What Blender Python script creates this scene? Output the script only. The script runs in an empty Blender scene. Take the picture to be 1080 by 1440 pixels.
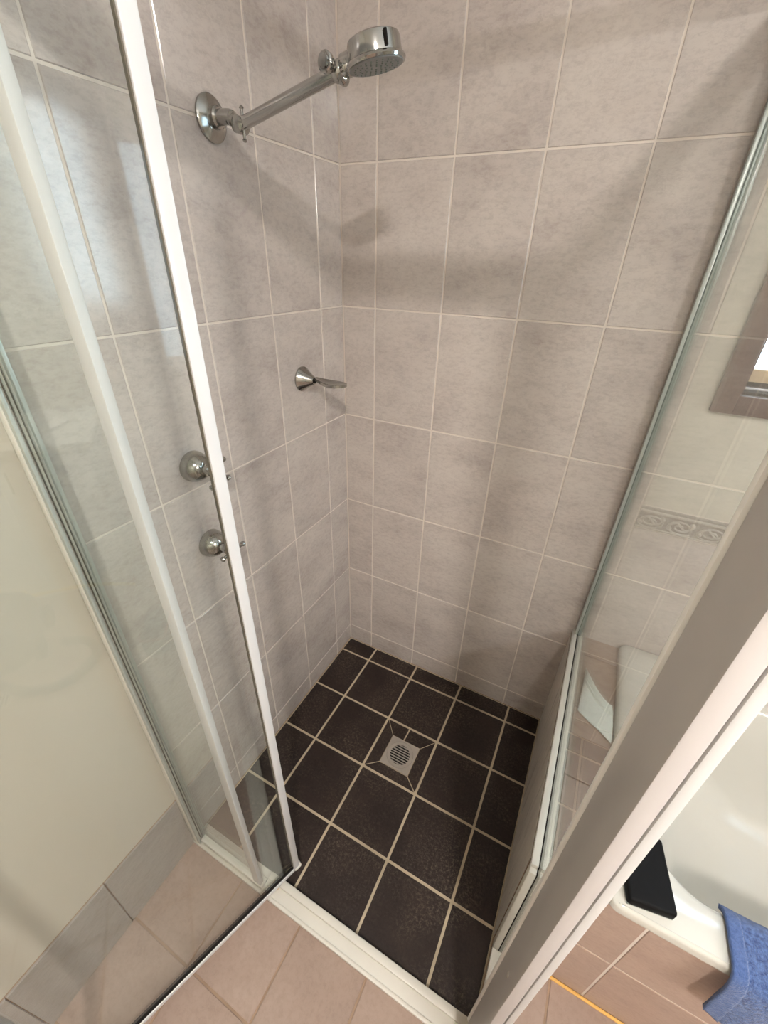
import bpy, bmesh, math, random
from mathutils import Vector, Matrix, noise
random.seed(7)
D = bpy.data; SC = bpy.context.scene; COL = SC.collection
PI = math.pi

# ---------------------------------------------------------------- camera
CAM = (0.7537, -1.1831, 1.5334)
R = ((0.8861038, 0.46287748, 0.02375917), (0.25627949, -0.446603800, -0.85724318), (-0.38618763, 0.76569543, -0.51436333))
cd = D.cameras.new('camera'); co = D.objects.new('camera', cd); COL.objects.link(co)
co.matrix_world = Matrix(((R[0][0], -R[1][0], -R[2][0], CAM[0]), (R[0][1], -R[1][1], -R[2][1], CAM[1]),
                          (R[0][2], -R[1][2], -R[2][2], CAM[2]), (0, 0, 0, 1)))
cd.sensor_fit = 'VERTICAL'; cd.sensor_height = 36; cd.lens = 36 * 590.2 / 1440; cd.clip_start = 0.01
SC.camera = co

# ---------------------------------------------------------------- world, lamp, exposure
w = D.worlds.new('sky'); SC.world = w; w.use_nodes = True
bg = w.node_tree.nodes['Background']; bg.inputs[0].default_value = (0.66, 0.84, 1.0, 1); bg.inputs[1].default_value = 10.0
LAMP = Vector((1.25, -1.97, 2.43))
LAMP_L = 720.0                                              # radiance of the ceiling downlight
FILL_L = 230.0                                               # radiance of the unseen tube added as fill
LAMP_C = (1.0, 0.95, 0.905, 1)
SC.view_settings.view_transform = 'Standard'; SC.view_settings.look = 'None'
SC.view_settings.exposure = 0.24; SC.view_settings.gamma = 1.0; SC.view_settings.use_curve_mapping = False
SC.cycles.transparent_max_bounces = 32; SC.cycles.max_bounces = 12; SC.cycles.diffuse_bounces = 6
SC.cycles.caustics_reflective = False; SC.cycles.caustics_refractive = False

# ---------------------------------------------------------------- materials
def nodes(name):
    m = D.materials.new(name); m.use_nodes = True
    return m, m.node_tree, m.node_tree.nodes['Principled BSDF']
def lin(c):
    return tuple(((x / 255) / 12.92 if x / 255 <= 0.04045 else ((x / 255 + 0.055) / 1.055) ** 2.4) for x in c) + (1,)
def pos(nt):
    return nt.nodes.new('ShaderNodeNewGeometry').outputs['Position']
def nz(nt, scale, detail=4, rough=0.6, vec=None, dist=0.0):
    n = nt.nodes.new('ShaderNodeTexNoise'); n.inputs['Scale'].default_value = scale; n.inputs['Detail'].default_value = detail
    n.inputs['Roughness'].default_value = rough; n.inputs['Distortion'].default_value = dist
    nt.links.new(vec or pos(nt), n.inputs['Vector']); return n.outputs['Fac']
def ramp(nt, fac, stops):
    r = nt.nodes.new('ShaderNodeValToRGB'); e = r.color_ramp.elements
    while len(e) < len(stops): e.new(0.5)
    for i, (p, c) in enumerate(stops): e[i].position = p; e[i].color = c
    nt.links.new(fac, r.inputs['Fac']); return r.outputs['Color']
def mixc(nt, f, a, b, mode='MIX'):
    n = nt.nodes.new('ShaderNodeMix'); n.data_type = 'RGBA'; n.blend_type = mode
    for k, v in ((0, f), (6, a), (7, b)):
        if hasattr(v, 'links'): nt.links.new(v, n.inputs[k])
        else: n.inputs[k].default_value = v
    return n.outputs[2]
def mth(nt, op, a, b=0.0, c=None):
    n = nt.nodes.new('ShaderNodeMath'); n.operation = op
    for k, v in ((0, a), (1, b), (2, c)):
        if v is None: continue
        if hasattr(v, 'links'): nt.links.new(v, n.inputs[k])
        else: n.inputs[k].default_value = v
    return n.outputs[0]
def bump(nt, b, h, strength, dist=0.002):
    n = nt.nodes.new('ShaderNodeBump'); n.inputs['Strength'].default_value = strength; n.inputs['Distance'].default_value = dist
    nt.links.new(h, n.inputs['Height']); nt.links.new(n.outputs[0], b.inputs['Normal'])
def plain(name, rgb, rough=0.5, metal=0.0, spec=0.5, var=0.06, vscale=9):
    m, nt, b = nodes(name); c = lin(rgb)
    f = nz(nt, vscale)
    col = ramp(nt, f, [(0.3, tuple(x * (1 - var) for x in c[:3]) + (1,)), (0.7, tuple(min(1, x * (1 + var)) for x in c[:3]) + (1,))])
    nt.links.new(col, b.inputs['Base Color'])
    b.inputs['Roughness'].default_value = rough; b.inputs['Metallic'].default_value = metal
    b.inputs['Specular IOR Level'].default_value = spec
    return m
def tile_mat(name, dark, mid, light, rough, spec=0.5, tone=0.10, blot=5.0, grain=60):
    m, nt, b = nodes(name)
    P = pos(nt)
    info = nt.nodes.new('ShaderNodeObjectInfo')
    off = nt.nodes.new('ShaderNodeVectorMath'); off.operation = 'MULTIPLY_ADD'
    nt.links.new(info.outputs['Random'], off.inputs[0]); off.inputs[1].default_value = (3.1, 5.7, 4.3); nt.links.new(P, off.inputs[2])
    sc = nt.nodes.new('ShaderNodeVectorMath'); sc.operation = 'MULTIPLY'; nt.links.new(off.outputs[0], sc.inputs[0]); sc.inputs[1].default_value = (1, 1, 1.9)
    v = sc.outputs[0]
    big = nz(nt, blot, 5, 0.62, v, 0.15)
    c1 = ramp(nt, big, [(0.30, lin(dark)), (0.5, lin(mid)), (0.72, lin(light))])
    fine = nz(nt, grain, 5, 0.75, v, 0.2)
    c2 = mixc(nt, 0.35, c1, ramp(nt, fine, [(0.36, lin(dark)), (0.55, lin(light))]))
    # thin darker veins
    vein = nz(nt, blot * 3.2, 8, 0.75, v, 0.4)
    vm = mth(nt, 'SUBTRACT', 1.0, mth(nt, 'MULTIPLY', mth(nt, 'ABSOLUTE', mth(nt, 'SUBTRACT', vein, 0.42)), 40.0))
    vm = mth(nt, 'MAXIMUM', vm, 0.0)
    c3 = mixc(nt, mth(nt, 'MULTIPLY', vm, 0.13), c2, lin(tuple(x * 0.8 for x in dark)))
    t = mth(nt, 'MULTIPLY_ADD', info.outputs['Random'], tone, 1.0 - tone / 2)
    cc = nt.nodes.new('ShaderNodeCombineColor')
    for i in range(3): nt.links.new(t, cc.inputs[i])
    nt.links.new(mixc(nt, 1.0, c3, cc.outputs[0], 'MULTIPLY'), b.inputs['Base Color'])
    b.inputs['Roughness'].default_value = rough; b.inputs['Specular IOR Level'].default_value = spec
    bump(nt, b, big, 0.05, 0.003)
    return m
def glass_mat(name, tint, refl=1.0):
    m = D.materials.new(name); m.use_nodes = True; nt = m.node_tree; nt.nodes.clear()
    out = nt.nodes.new('ShaderNodeOutputMaterial'); mx = nt.nodes.new('ShaderNodeMixShader')
    tr = nt.nodes.new('ShaderNodeBsdfTransparent'); gl = nt.nodes.new('ShaderNodeBsdfGlossy')
    tr.inputs[0].default_value = tint; gl.inputs['Roughness'].default_value = 0.0; gl.inputs[0].default_value = (0.97, 1, 0.98, 1)
    lw = nt.nodes.new('ShaderNodeLayerWeight'); lw.inputs[0].default_value = 0.5
    f = mth(nt, 'POWER', lw.outputs['Facing'], 5.0)
    f = mth(nt, 'MULTIPLY_ADD', f, 0.957 * refl, 0.040 * refl)
    nt.links.new(f, mx.inputs[0]); nt.links.new(tr.outputs[0], mx.inputs[1]); nt.links.new(gl.outputs[0], mx.inputs[2])
    nt.links.new(mx.outputs[0], out.inputs[0]); return m

M = {}
M['wall_tile'] = tile_mat('wall_tile', (166, 154, 148), (188, 177, 170), (200, 190, 182), 0.13, 0.5, 0.05)
def floor_tile_mat():
    m = tile_mat('floor_tile', (26, 19, 18), (37, 28, 26), (53, 42, 37), 0.45, 0.3, 0.16, 7.0, 150)
    nt = m.node_tree; b = nt.nodes['Principled BSDF']; src = b.inputs['Base Color'].links[0].from_socket
    speck = ramp(nt, nz(nt, 120, 6, 0.85), [(0.48, (0, 0, 0, 1)), (0.68, (1, 1, 1, 1))])
    wear = ramp(nt, nz(nt, 5.5, 3, 0.6, None, 0.8), [(0.40, (0.05, 0.05, 0.05, 1)), (0.66, (1, 1, 1, 1))])
    f = mth(nt, 'MULTIPLY', mth(nt, 'MULTIPLY', speck, wear), 0.9)
    nt.links.new(mixc(nt, f, src, lin((108, 94, 82))), b.inputs['Base Color']); return m
M['floor_tile'] = floor_tile_mat()
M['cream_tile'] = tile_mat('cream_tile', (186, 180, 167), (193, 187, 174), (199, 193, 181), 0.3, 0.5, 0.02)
M['pink_tile'] = tile_mat('pink_tile', (160, 136, 122), (172, 148, 133), (182, 159, 144), 0.4, 0.4, 0.05, 6.0, 80)
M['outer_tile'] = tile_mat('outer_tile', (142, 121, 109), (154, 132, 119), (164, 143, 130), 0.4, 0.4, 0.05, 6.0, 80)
M['skirt_tile'] = tile_mat('skirt_tile', (134, 127, 121), (146, 139, 132), (156, 149, 142), 0.4, 0.4, 0.05)
M['border_relief'] = tile_mat('border_relief', (150, 142, 134), (178, 170, 160), (192, 184, 174), 0.35, 0.5, 0.04, 30, 120)
M['border_tile'] = tile_mat('border_tile', (120, 112, 106), (142, 134, 127), (160, 152, 143), 0.35, 0.5, 0.04, 30, 120)
M['grout'] = plain('grout', (214, 203, 192), 0.8, var=0.05, vscale=25)
M['floor_grout'] = plain('floor_grout', (176, 160, 136), 0.8, var=0.12, vscale=12)
M['pink_grout'] = plain('pink_grout', (150, 125, 104), 0.85, var=0.15, vscale=14)
M['caulk'] = plain('caulk', (226, 176, 96), 0.6, var=0.1)
M['dark_joint'] = plain('dark_joint', (70, 58, 48), 0.8, var=0.2)
M['cream_paint'] = plain('cream_paint', (184, 177, 162), 0.55, var=0.02, vscale=2)
M['ceiling_paint'] = plain('ceiling_paint', (232, 230, 224), 0.7, var=0.02, vscale=2)
M['white_metal'] = plain('white_metal', (198, 196, 194), 0.32, var=0.02, vscale=4)
M['lit_edge_white'] = plain('lit_edge_white', (243, 240, 236), 0.35, var=0.02)  # extra white so the post's edge looks lit
M['jamb_shaded'] = plain('jamb_shaded', (186, 180, 177), 0.35, var=0.03, vscale=3)  # post's white greyed down, shade of its side face put into the colour
M['white_cream'] = plain('white_cream', (206, 201, 190), 0.4, var=0.04, vscale=8)
M['grey_metal'] = plain('grey_metal', (176, 180, 174), 0.3, 0.35, var=0.05)
M['seal'] = plain('seal', (26, 22, 19), 0.75, spec=0.15)
M['seal_olive'] = plain('seal_olive', (92, 84, 70), 0.5)
M['seal_grey'] = plain('seal_grey', (112, 118, 110), 0.5)
M['chrome'] = plain('chrome', (176, 174, 170), 0.14, 1.0, var=0.03)
M['steel'] = plain('steel', (190, 184, 176), 0.3, 0.75, var=0.06, vscale=30)
M['void'] = plain('void', (10, 9, 9), 0.9)
M['spray'] = plain('spray', (128, 126, 122), 0.45, var=0.1, vscale=120)
M['enamel'] = plain('enamel', (202, 198, 188), 0.12, var=0.01, vscale=2)
M['basin_enamel'] = M['enamel']
M['black_leather'] = plain('black_leather', (15, 14, 14), 0.7, spec=0.15, var=0.2, vscale=60)
M['brown_wood'] = plain('brown_wood', (76, 44, 40), 0.4, var=0.18, vscale=14)
M['tan_wood'] = plain('tan_wood', (196, 172, 138), 0.45, var=0.1, vscale=14)
M['alu'] = plain('alu', (188, 188, 196), 0.25, 0.7, var=0.05)
M['cloth_white'] = plain('cloth_white', (226, 230, 222), 0.8, var=0.04, vscale=30)
M['dark_plastic'] = plain('dark_plastic', (44, 44, 46), 0.45, var=0.1)
M['yellow_plastic'] = plain('yellow_plastic', (222, 190, 70), 0.45)
M['red_plastic'] = plain('red_plastic', (170, 60, 40), 0.45)
M['rust'] = plain('rust', (214, 178, 134), 0.7, var=0.25, vscale=90)
def frost_mat():
    m = D.materials.new('frosted_glass'); m.use_nodes = True; nt = m.node_tree; nt.nodes.clear()
    out = nt.nodes.new('ShaderNodeOutputMaterial'); t = nt.nodes.new('ShaderNodeBsdfTranslucent')
    nt.links.new(ramp(nt, nz(nt, 60), [(0.3, (0.50, 0.52, 0.53, 1)), (0.7, (0.58, 0.60, 0.61, 1))]), t.inputs[0]); nt.links.new(t.outputs[0], out.inputs[0]); return m
M['frosted_glass'] = frost_mat()
M['glass'] = glass_mat('glass', (0.970, 0.985, 0.978, 1), 0.85)
M['window_glass'] = glass_mat('window_glass', (0.97, 0.99, 0.99, 1))
def streak_mat():
    m, nt, b = nodes('hob_panel')
    mp = nt.nodes.new('ShaderNodeMapping'); mp.inputs['Scale'].default_value = (1, 30, 1.6); nt.links.new(pos(nt), mp.inputs[0])
    f = nz(nt, 2.0, 5, 0.6, mp.outputs[0], 0.5)
    nt.links.new(ramp(nt, f, [(0.28, lin((128, 118, 108))), (0.42, lin((190, 183, 174))), (0.75, lin((206, 199, 190)))]), b.inputs['Base Color'])
    b.inputs['Roughness'].default_value = 0.35; return m
M['hob_panel'] = streak_mat()
def towel_mat(name, rgb, dark):
    m, nt, b = nodes(name)
    f = nz(nt, 160, 3, 0.7)
    nt.links.new(ramp(nt, f, [(0.32, lin(dark)), (0.66, lin(rgb))]), b.inputs['Base Color'])
    b.inputs['Roughness'].default_value = 0.95; b.inputs['Specular IOR Level'].default_value = 0.1
    b.inputs['Sheen Weight'].default_value = 0.3
    bump(nt, b, nz(nt, 320, 3, 0.7), 0.9, 0.004); return m
M['towel'] = towel_mat('towel', (92, 116, 164), (50, 66, 106))
M['towel_hem'] = towel_mat('towel_hem', (88, 110, 158), (68, 90, 136))
def emit_mat(name, rgb, s):
    m = D.materials.new(name); m.use_nodes = True; nt = m.node_tree; nt.nodes.clear()
    e = nt.nodes.new('ShaderNodeEmission'); o = nt.nodes.new('ShaderNodeOutputMaterial')
    e.inputs[0].default_value = rgb; e.inputs[1].default_value = s; nt.links.new(e.outputs[0], o.inputs[0]); return m

# ---------------------------------------------------------------- mesh helpers
def empty(name, loc=(0, 0, 0), rot=(0, 0, 0)):
    o = D.objects.new(name, None); COL.objects.link(o); o.location = loc; o.rotation_euler = rot; o.empty_display_size = 0.05; return o
def tag(o, label, cat, kind=None, group=None):
    o['label'] = label; o['category'] = cat
    if kind: o['kind'] = kind
    if group: o['group'] = group
    return o
def finish(name, bm, mat, parent=None, smooth=False, loc=(0, 0, 0)):
    bmesh.ops.recalc_face_normals(bm, faces=bm.faces[:])
    me = D.meshes.new(name); bm.to_mesh(me); bm.free()
    mats = mat if isinstance(mat, (list, tuple)) else [mat]
    for x in mats: me.materials.append(x)
    if smooth:
        me.polygons.foreach_set('use_smooth', [True] * len(me.polygons))
        try: me.set_sharp_from_angle(angle=math.radians(38))
        except Exception: pass
    o = D.objects.new(name, me); COL.objects.link(o); o.location = loc
    if parent is not None: o.parent = parent
    return o
def add_box(bm, x0, x1, y0, y1, z0, z1, bev=0.0, seg=2):
    b = bmesh.new()
    vs = [b.verts.new((x, y, z)) for x in (x0, x1) for y in (y0, y1) for z in (z0, z1)]
    for f in ((0, 1, 3, 2), (4, 6, 7, 5), (0, 4, 5, 1), (2, 3, 7, 6), (0, 2, 6, 4), (1, 5, 7, 3)): b.faces.new([vs[i] for i in f])
    bmesh.ops.recalc_face_normals(b, faces=b.faces[:])
    if bev > 0: bmesh.ops.bevel(b, geom=b.edges[:], offset=bev, segments=seg, affect='EDGES', profile=0.5)
    merge(bm, b)
def merge(bm, b):
    me = D.meshes.new('tmp'); b.to_mesh(me); b.free(); bm.from_mesh(me); D.meshes.remove(me)
def box(name, x0, x1, y0, y1, z0, z1, mat, parent=None, bev=0.0, seg=2):
    bm = bmesh.new(); add_box(bm, x0, x1, y0, y1, z0, z1, bev, seg)
    return finish(name, bm, mat, parent, bev > 0 and seg > 1)
def frame_axes(d):
    d = Vector(d).normalized(); a = Vector((0, 0, 1)) if abs(d.z) < 0.9 else Vector((1, 0, 0))
    u = d.cross(a).normalized(); return d, u, d.cross(u).normalized()
def add_lathe(bm, origin, axis, prof, seg=40, capped=True):
    """prof: (distance along axis, radius)"""
    d, u, v = frame_axes(axis); o = Vector(origin); rings = []
    for t, r in prof:
        if r < 1e-6: rings.append([bm.verts.new(o + d * t)])
        else: rings.append([bm.verts.new(o + d * t + (u * math.cos(2 * PI * k / seg) + v * math.sin(2 * PI * k / seg)) * r) for k in range(seg)])
    for a, b in zip(rings, rings[1:]):
        for k in range(seg):
            k2 = (k + 1) % seg
            if len(a) == 1 and len(b) == 1: continue
            if len(a) == 1: bm.faces.new((a[0], b[k], b[k2]))
            elif len(b) == 1: bm.faces.new((a[k], a[k2], b[0]))
            else: bm.faces.new((a[k], a[k2], b[k2], b[k]))
    if capped:
        for rr in (rings[0], rings[-1]):
            if len(rr) > 2: bm.faces.new(rr)
def lathe(name, origin, axis, prof, mat, parent=None, seg=40, capped=True):
    bm = bmesh.new(); add_lathe(bm, origin, axis, prof, seg, capped); return finish(name, bm, mat, parent, True)
def add_tube(bm, pts, rad, seg=16):
    pts = [Vector(p) for p in pts]; rad = rad if isinstance(rad, (list, tuple)) else [rad] * len(pts)
    rings = []; u = None
    for i, p in enumerate(pts):
        d = (pts[min(i + 1, len(pts) - 1)] - pts[max(i - 1, 0)]).normalized()
        if u is None: _, u, _ = frame_axes(d)
        u = (u - d * u.dot(d)).normalized(); v = d.cross(u)
        rings.append([bm.verts.new(p + (u * math.cos(2 * PI * k / seg) + v * math.sin(2 * PI * k / seg)) * rad[i]) for k in range(seg)])
    for a, b in zip(rings, rings[1:]):
        for k in range(seg): bm.faces.new((a[k], a[(k + 1) % seg], b[(k + 1) % seg], b[k]))
    bm.faces.new(rings[0]); bm.faces.new(rings[-1])
def tube(name, pts, rad, mat, parent=None, seg=16):
    bm = bmesh.new(); add_tube(bm, pts, rad, seg); return finish(name, bm, mat, parent, True)
def spline(pts, n=8):
    P = [Vector(p) for p in pts]; P = [P[0]] + P + [P[-1]]; out = []
    for i in range(1, len(P) - 2):
        for k in range(n):
            t = k / n; a, b, c, d = P[i - 1], P[i], P[i + 1], P[i + 2]
            out.append(0.5 * ((2 * b) + (c - a) * t + (2 * a - 5 * b + 4 * c - d) * t * t + (3 * b - a - 3 * c + d) * t ** 3))
    out.append(P[-2]); return out
def rrect(x0, x1, y0, y1, r, z, n=8):
    out = []
    for cx, cy, a0 in ((x1 - r, y1 - r, 0), (x0 + r, y1 - r, PI / 2), (x0 + r, y0 + r, PI), (x1 - r, y0 + r, 1.5 * PI)):
        for k in range(n + 1):
            a = a0 + PI / 2 * k / n; out.append((cx + r * math.cos(a), cy + r * math.sin(a), z))
    return out
def loft(name, loops, mat, parent=None, cap0=False, cap1=True):
    bm = bmesh.new(); rings = [[bm.verts.new(p) for p in L] for L in loops]
    for a, b in zip(rings, rings[1:]):
        for k in range(len(a)): bm.faces.new((a[k], a[(k + 1) % len(a)], b[(k + 1) % len(a)], b[k]))
    if cap0: bm.faces.new(rings[0])
    if cap1: bm.faces.new(rings[-1])
    return finish(name, bm, mat, parent, True)
TCACHE = {}
def poly_prism(pts, depth, ch):
    """polygon pts (2D, ccw) as a slab from w=-depth to 0 with a small chamfer on the face"""
    bm = bmesh.new(); n = len(pts)
    c = Vector((sum(p[0] for p in pts) / n, sum(p[1] for p in pts) / n))
    ins = []
    for i in range(n):
        p0, p1, p2 = Vector(pts[i - 1]), Vector(pts[i]), Vector(pts[(i + 1) % n])
        e1 = (p1 - p0).normalized(); e2 = (p2 - p1).normalized()
        n1 = Vector((-e1.y, e1.x)); n2 = Vector((-e2.y, e2.x)); k = (n1 + n2); k = k / max(0.3, (1 + n1.dot(n2)))
        ins.append(p1 + k * ch)
    top = [bm.verts.new((p[0], p[1], 0)) for p in ins]
    mid = [bm.verts.new((p[0], p[1], -ch)) for p in pts]
    bot = [bm.verts.new((p[0], p[1], -depth)) for p in pts]
    bm.faces.new(top)
    for a, b in ((top, mid), (mid, bot)):
        for i in range(n): bm.faces.new((a[i], b[i], b[(i + 1) % n], a[(i + 1) % n]))
    return bm
def tile(parent, org, U, V, u0, u1, v0, v1, mat, name='tile', gap=0.0045, depth=0.006, ch=0.0012, poly=None, tilt=0.0):
    """one tile: a piece of its own. org/U/V span the finished face, W = U x V points out"""
    U = Vector(U); V = Vector(V); W = U.cross(V)
    g = gap / 2; wd, hg = (u1 - u0) - gap, (v1 - v0) - gap
    key = (name, mat.name, round(wd, 4), round(hg, 4), depth, str(poly))
    if key not in TCACHE:
        pts = poly or [(-wd / 2, -hg / 2), (wd / 2, -hg / 2), (wd / 2, hg / 2), (-wd / 2, hg / 2)]
        bm = poly_prism(pts, depth, ch); bmesh.ops.recalc_face_normals(bm, faces=bm.faces[:])
        me = D.meshes.new(name); bm.to_mesh(me); bm.free(); me.materials.append(mat); TCACHE[key] = me
    o = D.objects.new(name, TCACHE[key]); COL.objects.link(o)
    c = Vector(org) + U * (u0 + u1) / 2 + V * (v0 + v1) / 2 + W * random.uniform(-0.0004, 0.0)
    Mx = Matrix((U, V, W)).transposed()
    e = Matrix.Rotation(random.uniform(-tilt, tilt), 3, 'X') @ Matrix.Rotation(random.uniform(-tilt, tilt), 3, 'Y')
    o.matrix_world = Matrix.Translation(c) @ (Mx @ e).to_4x4()
    o.parent = parent
    return o

# ---------------------------------------------------------------- layout numbers (metres)
S = 0.203
FX = [0, 0.139, 0.342, 0.545, 0.748, 0.869]                 # shower floor joints across
FY = [0, 0.0742, 0.2772, 0.4802, 0.6832, 0.872]             # and from the back wall towards the door
ZR = [0, 0.0874, 0.4186, 0.7498, 1.081, 1.4122, 1.7434, 2.0746, 2.4058, 2.45]   # wall tile courses
BX = [0] + [0.110 + 0.2038 * k for k in range(12)]          # back wall joints
LY = [0] + [0.1128 + 0.202 * k for k in range(4)] + [0.914]  # left wall joints
XE, YE, ZE = 2.51, -3.0, 2.45
HX0, HX1, HZ = 0.869, 1.03, 0.487                           # tiled hob between shower and bath
WX0, WX1, WZ0, WZ1 = 1.022, 1.741, 1.300, 2.06              # window opening

# ---------------------------------------------------------------- the setting
floor = tag(box('floor', -0.1, XE + 0.1, YE - 0.1, 0.12, -0.1, -0.002, M['pink_grout']), 'bathroom floor of square pink tiles outside the shower', 'floor', 'structure')
OX = [0.0] + [0.2 + 0.204 * k for k in range(12)]
OY = [-0.911 - 0.204 * k for k in range(11)]
for i in range(len(OX) - 1):
    for j in range(len(OY) - 1):
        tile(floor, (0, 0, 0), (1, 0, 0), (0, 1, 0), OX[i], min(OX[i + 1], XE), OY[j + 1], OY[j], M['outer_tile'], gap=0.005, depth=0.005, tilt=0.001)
for i in range(4, len(OX) - 1):
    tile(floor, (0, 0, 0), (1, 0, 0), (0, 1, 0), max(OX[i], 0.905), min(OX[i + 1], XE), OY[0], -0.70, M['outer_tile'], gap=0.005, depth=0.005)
sf = tag(box('shower_floor', 0, HX0, -0.872, 0, -0.0019, -0.0012, M['floor_grout']), 'shower floor of dark brown square tiles with pale grout around the drain', 'floor', 'structure')
for i in range(5):
    for j in range(5):
        if (i, j) == (2, 2): continue
        tile(sf, (0, 0, 0), (1, 0, 0), (0, 1, 0), FX[i], FX[i + 1], -FY[j + 1], -FY[j], M['floor_tile'], gap=0.0075, depth=0.003, ch=0.001, tilt=0.0015)
# the cut tile around the drain: four pieces (the rear one split again)
DX, DY = 0.4435, -0.386; DH = 0.0535
cx0, cx1, cy0, cy1 = FX[2] + .0037, FX[3] - .0037, -FY[3] + .0037, -FY[2] - .0037
g = 0.0016; a0, a1, b0, b1 = DX - DH - g, DX + DH + g, DY - DH - g, DY + DH + g
def cut(pts):
    c = (sum(p[0] for p in pts) / len(pts), sum(p[1] for p in pts) / len(pts))
    q = [(c[0] + (p[0] - c[0]) * 0.975, c[1] + (p[1] - c[1]) * 0.975) for p in pts]
    bm = poly_prism(q, 0.003, 0.001); finish('tile', bm, M['floor_tile'], sf)
cut([(cx0, cy0), (cx1, cy0), (a1, b0), (a0, b0)]); cut([(cx1, cy0), (cx1, cy1), (a1, b1), (a1, b0)])
cut([(cx0, cy1), (cx0, cy0), (a0, b0), (a0, b1)])
cut([(DX - 0.01, cy1), (cx0, cy1), (a0, b1), (DX - 0.012, b1)]); cut([(cx1, cy1), (DX - 0.007, cy1), (DX - 0.009, b1), (a1, b1)])

wb = bmesh.new()
for x0, x1, z0, z1 in ((-0.1, WX0, 0, ZE), (WX1, XE + 0.1, 0, ZE), (WX0, WX1, 0, WZ0), (WX0, WX1, WZ1, ZE)): add_box(wb, x0, x1, 0.002, 0.12, z0, z1)
wall_back = tag(finish('wall_back', wb, M['grout']), 'tiled back wall of the shower and bath, mottled pinkish grey tiles', 'wall', 'structure')
BZ0, BZ1 = 0.924, 0.992
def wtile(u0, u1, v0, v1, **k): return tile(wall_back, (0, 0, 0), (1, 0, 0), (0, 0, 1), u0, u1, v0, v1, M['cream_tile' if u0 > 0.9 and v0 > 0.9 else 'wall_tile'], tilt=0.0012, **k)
for i in range(len(BX) - 1):
    u0, u1 = BX[i], min(BX[i + 1], XE)
    for j in range(len(ZR) - 1):
        v0, v1 = ZR[j], ZR[j + 1]
        if u0 > 0.9 and j == 3:
            wtile(u0, u1, v0, BZ0); wtile(u0, u1, BZ1, v1)
            bt = tile(wall_back, (0, -0.002, 0), (1, 0, 0), (0, 0, 1), u0, u1, BZ0, BZ1, M['border_tile'], name='border_tile', gap=0.003, depth=0.008, ch=0.002)
            bm = bmesh.new(); ww = u1 - u0
            add_tube(bm, [(-ww / 2 + .003, BZ1 - BZ0 - .047, 0), (ww / 2 - .003, BZ1 - BZ0 - .047, 0)], 0.0035, 6)
            add_tube(bm, [(-ww / 2 + .003, -.029, 0), (ww / 2 - .003, -.029, 0)], 0.0025, 6)
            for q in range(3):
                qx = -ww / 2 + ww * (q + 0.5) / 3; sg = 1 if q % 2 else -1
                add_tube(bm, [(qx + sg * (0.003 + 0.016 * t / 14) * math.cos(t * 0.62) * 1.4, -0.006 + (0.003 + 0.014 * t / 14) * math.sin(t * 0.62), 0.0005) for t in range(20)], 0.0022, 5)
                add_tube(bm, spline([(qx - 0.03, -0.012, 0), (qx - 0.012, 0.006, 0.001), (qx + 0.012, -0.012, 0.001), (qx + 0.03, 0.004, 0)], 4), 0.0024, 5)
                for s2 in (-1, 1): add_lathe(bm, (qx + s2 * 0.024, -0.004 + 0.010 * s2, -0.001), (0, 0, 1), [(0, 0.007), (0.002, 0.006), (0.0035, 0.003), (0.004, 0)], 8)
            rl = finish('relief', bm, M['border_relief'], None, True); rl.scale = (1, 1, 2.0); rl.parent = bt
            continue
        # clear the window opening
        if u1 > WX0 and u0 < WX1 - 0.01 and v1 > WZ0 and v0 < WZ1 - 0.01:
            left, below = u0 < WX0, v0 < WZ0
            if left and below:
                gp = .00225; cu, cv = (u0 + u1) / 2, (v0 + v1) / 2
                wtile(u0, u1, v0, v1, poly=[(u0 - cu + gp, v0 - cv + gp), (u1 - cu - gp, v0 - cv + gp), (u1 - cu - gp, WZ0 - cv), (WX0 - cu, WZ0 - cv), (WX0 - cu, v1 - cv - gp), (u0 - cu + gp, v1 - cv - gp)])
            elif left: wtile(u0, WX0, v0, v1)
            elif below: wtile(u0, u1, v0, WZ0)
            continue
        wtile(u0, u1, v0, v1)

wall_left = tag(box('wall_left', -0.1, -0.002, YE, 0, 0, ZE, M['grout']), 'left wall, tiled inside the shower and cream painted outside it', 'wall', 'structure')
for i in range(5):
    for j in range(len(ZR) - 1):
        tile(wall_left, (0, 0, 0), (0, 1, 0), (0, 0, 1), -LY[i + 1], -LY[i], ZR[j], ZR[j + 1], M['wall_tile'], tilt=0.0012)
box('plaster_panel', -0.002, 0.0, YE, -0.916, 0.245, ZE, M['cream_paint'], wall_left)
bl = tag(box('baseboard_left', -0.002, 0.0015, YE, -0.916, 0.0, 0.245, M['pink_grout']), 'tall grey tiled skirting along the foot of the left cream wall', 'skirting', 'structure')
sy = [-0.918, -1.122] + [-1.122 - 0.204 * k for k in range(1, 9)]
for a, b in zip(sy, sy[1:]): tile(bl, (0.0065, 0, 0), (0, 1, 0), (0, 0, 1), b, a, 0.001, 0.244, M['skirt_tile'], gap=0.002, depth=0.005)
RY0, RY1, RZ0, RZ1 = -0.94, -0.20, 1.0, 2.0               # opening of the second window, seen only in reflections
wr = bmesh.new()
for y0, y1, z0, z1 in ((YE, RY0, 0, ZE), (RY1, 0, 0, ZE), (RY0, RY1, 0, RZ0), (RY0, RY1, RZ1, ZE)): add_box(wr, XE, XE + 0.1, y0, y1, z0, z1)
wall_right = tag(finish('wall_right', wr, M['cream_paint']), 'cream painted wall at the far end of the bathtub', 'wall', 'structure')
wall_front = tag(box('wall_front', -0.1, XE + 0.1, YE - 0.1, YE, 0, ZE, M['cream_paint']), 'cream painted wall behind the viewer', 'wall', 'structure')
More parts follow.
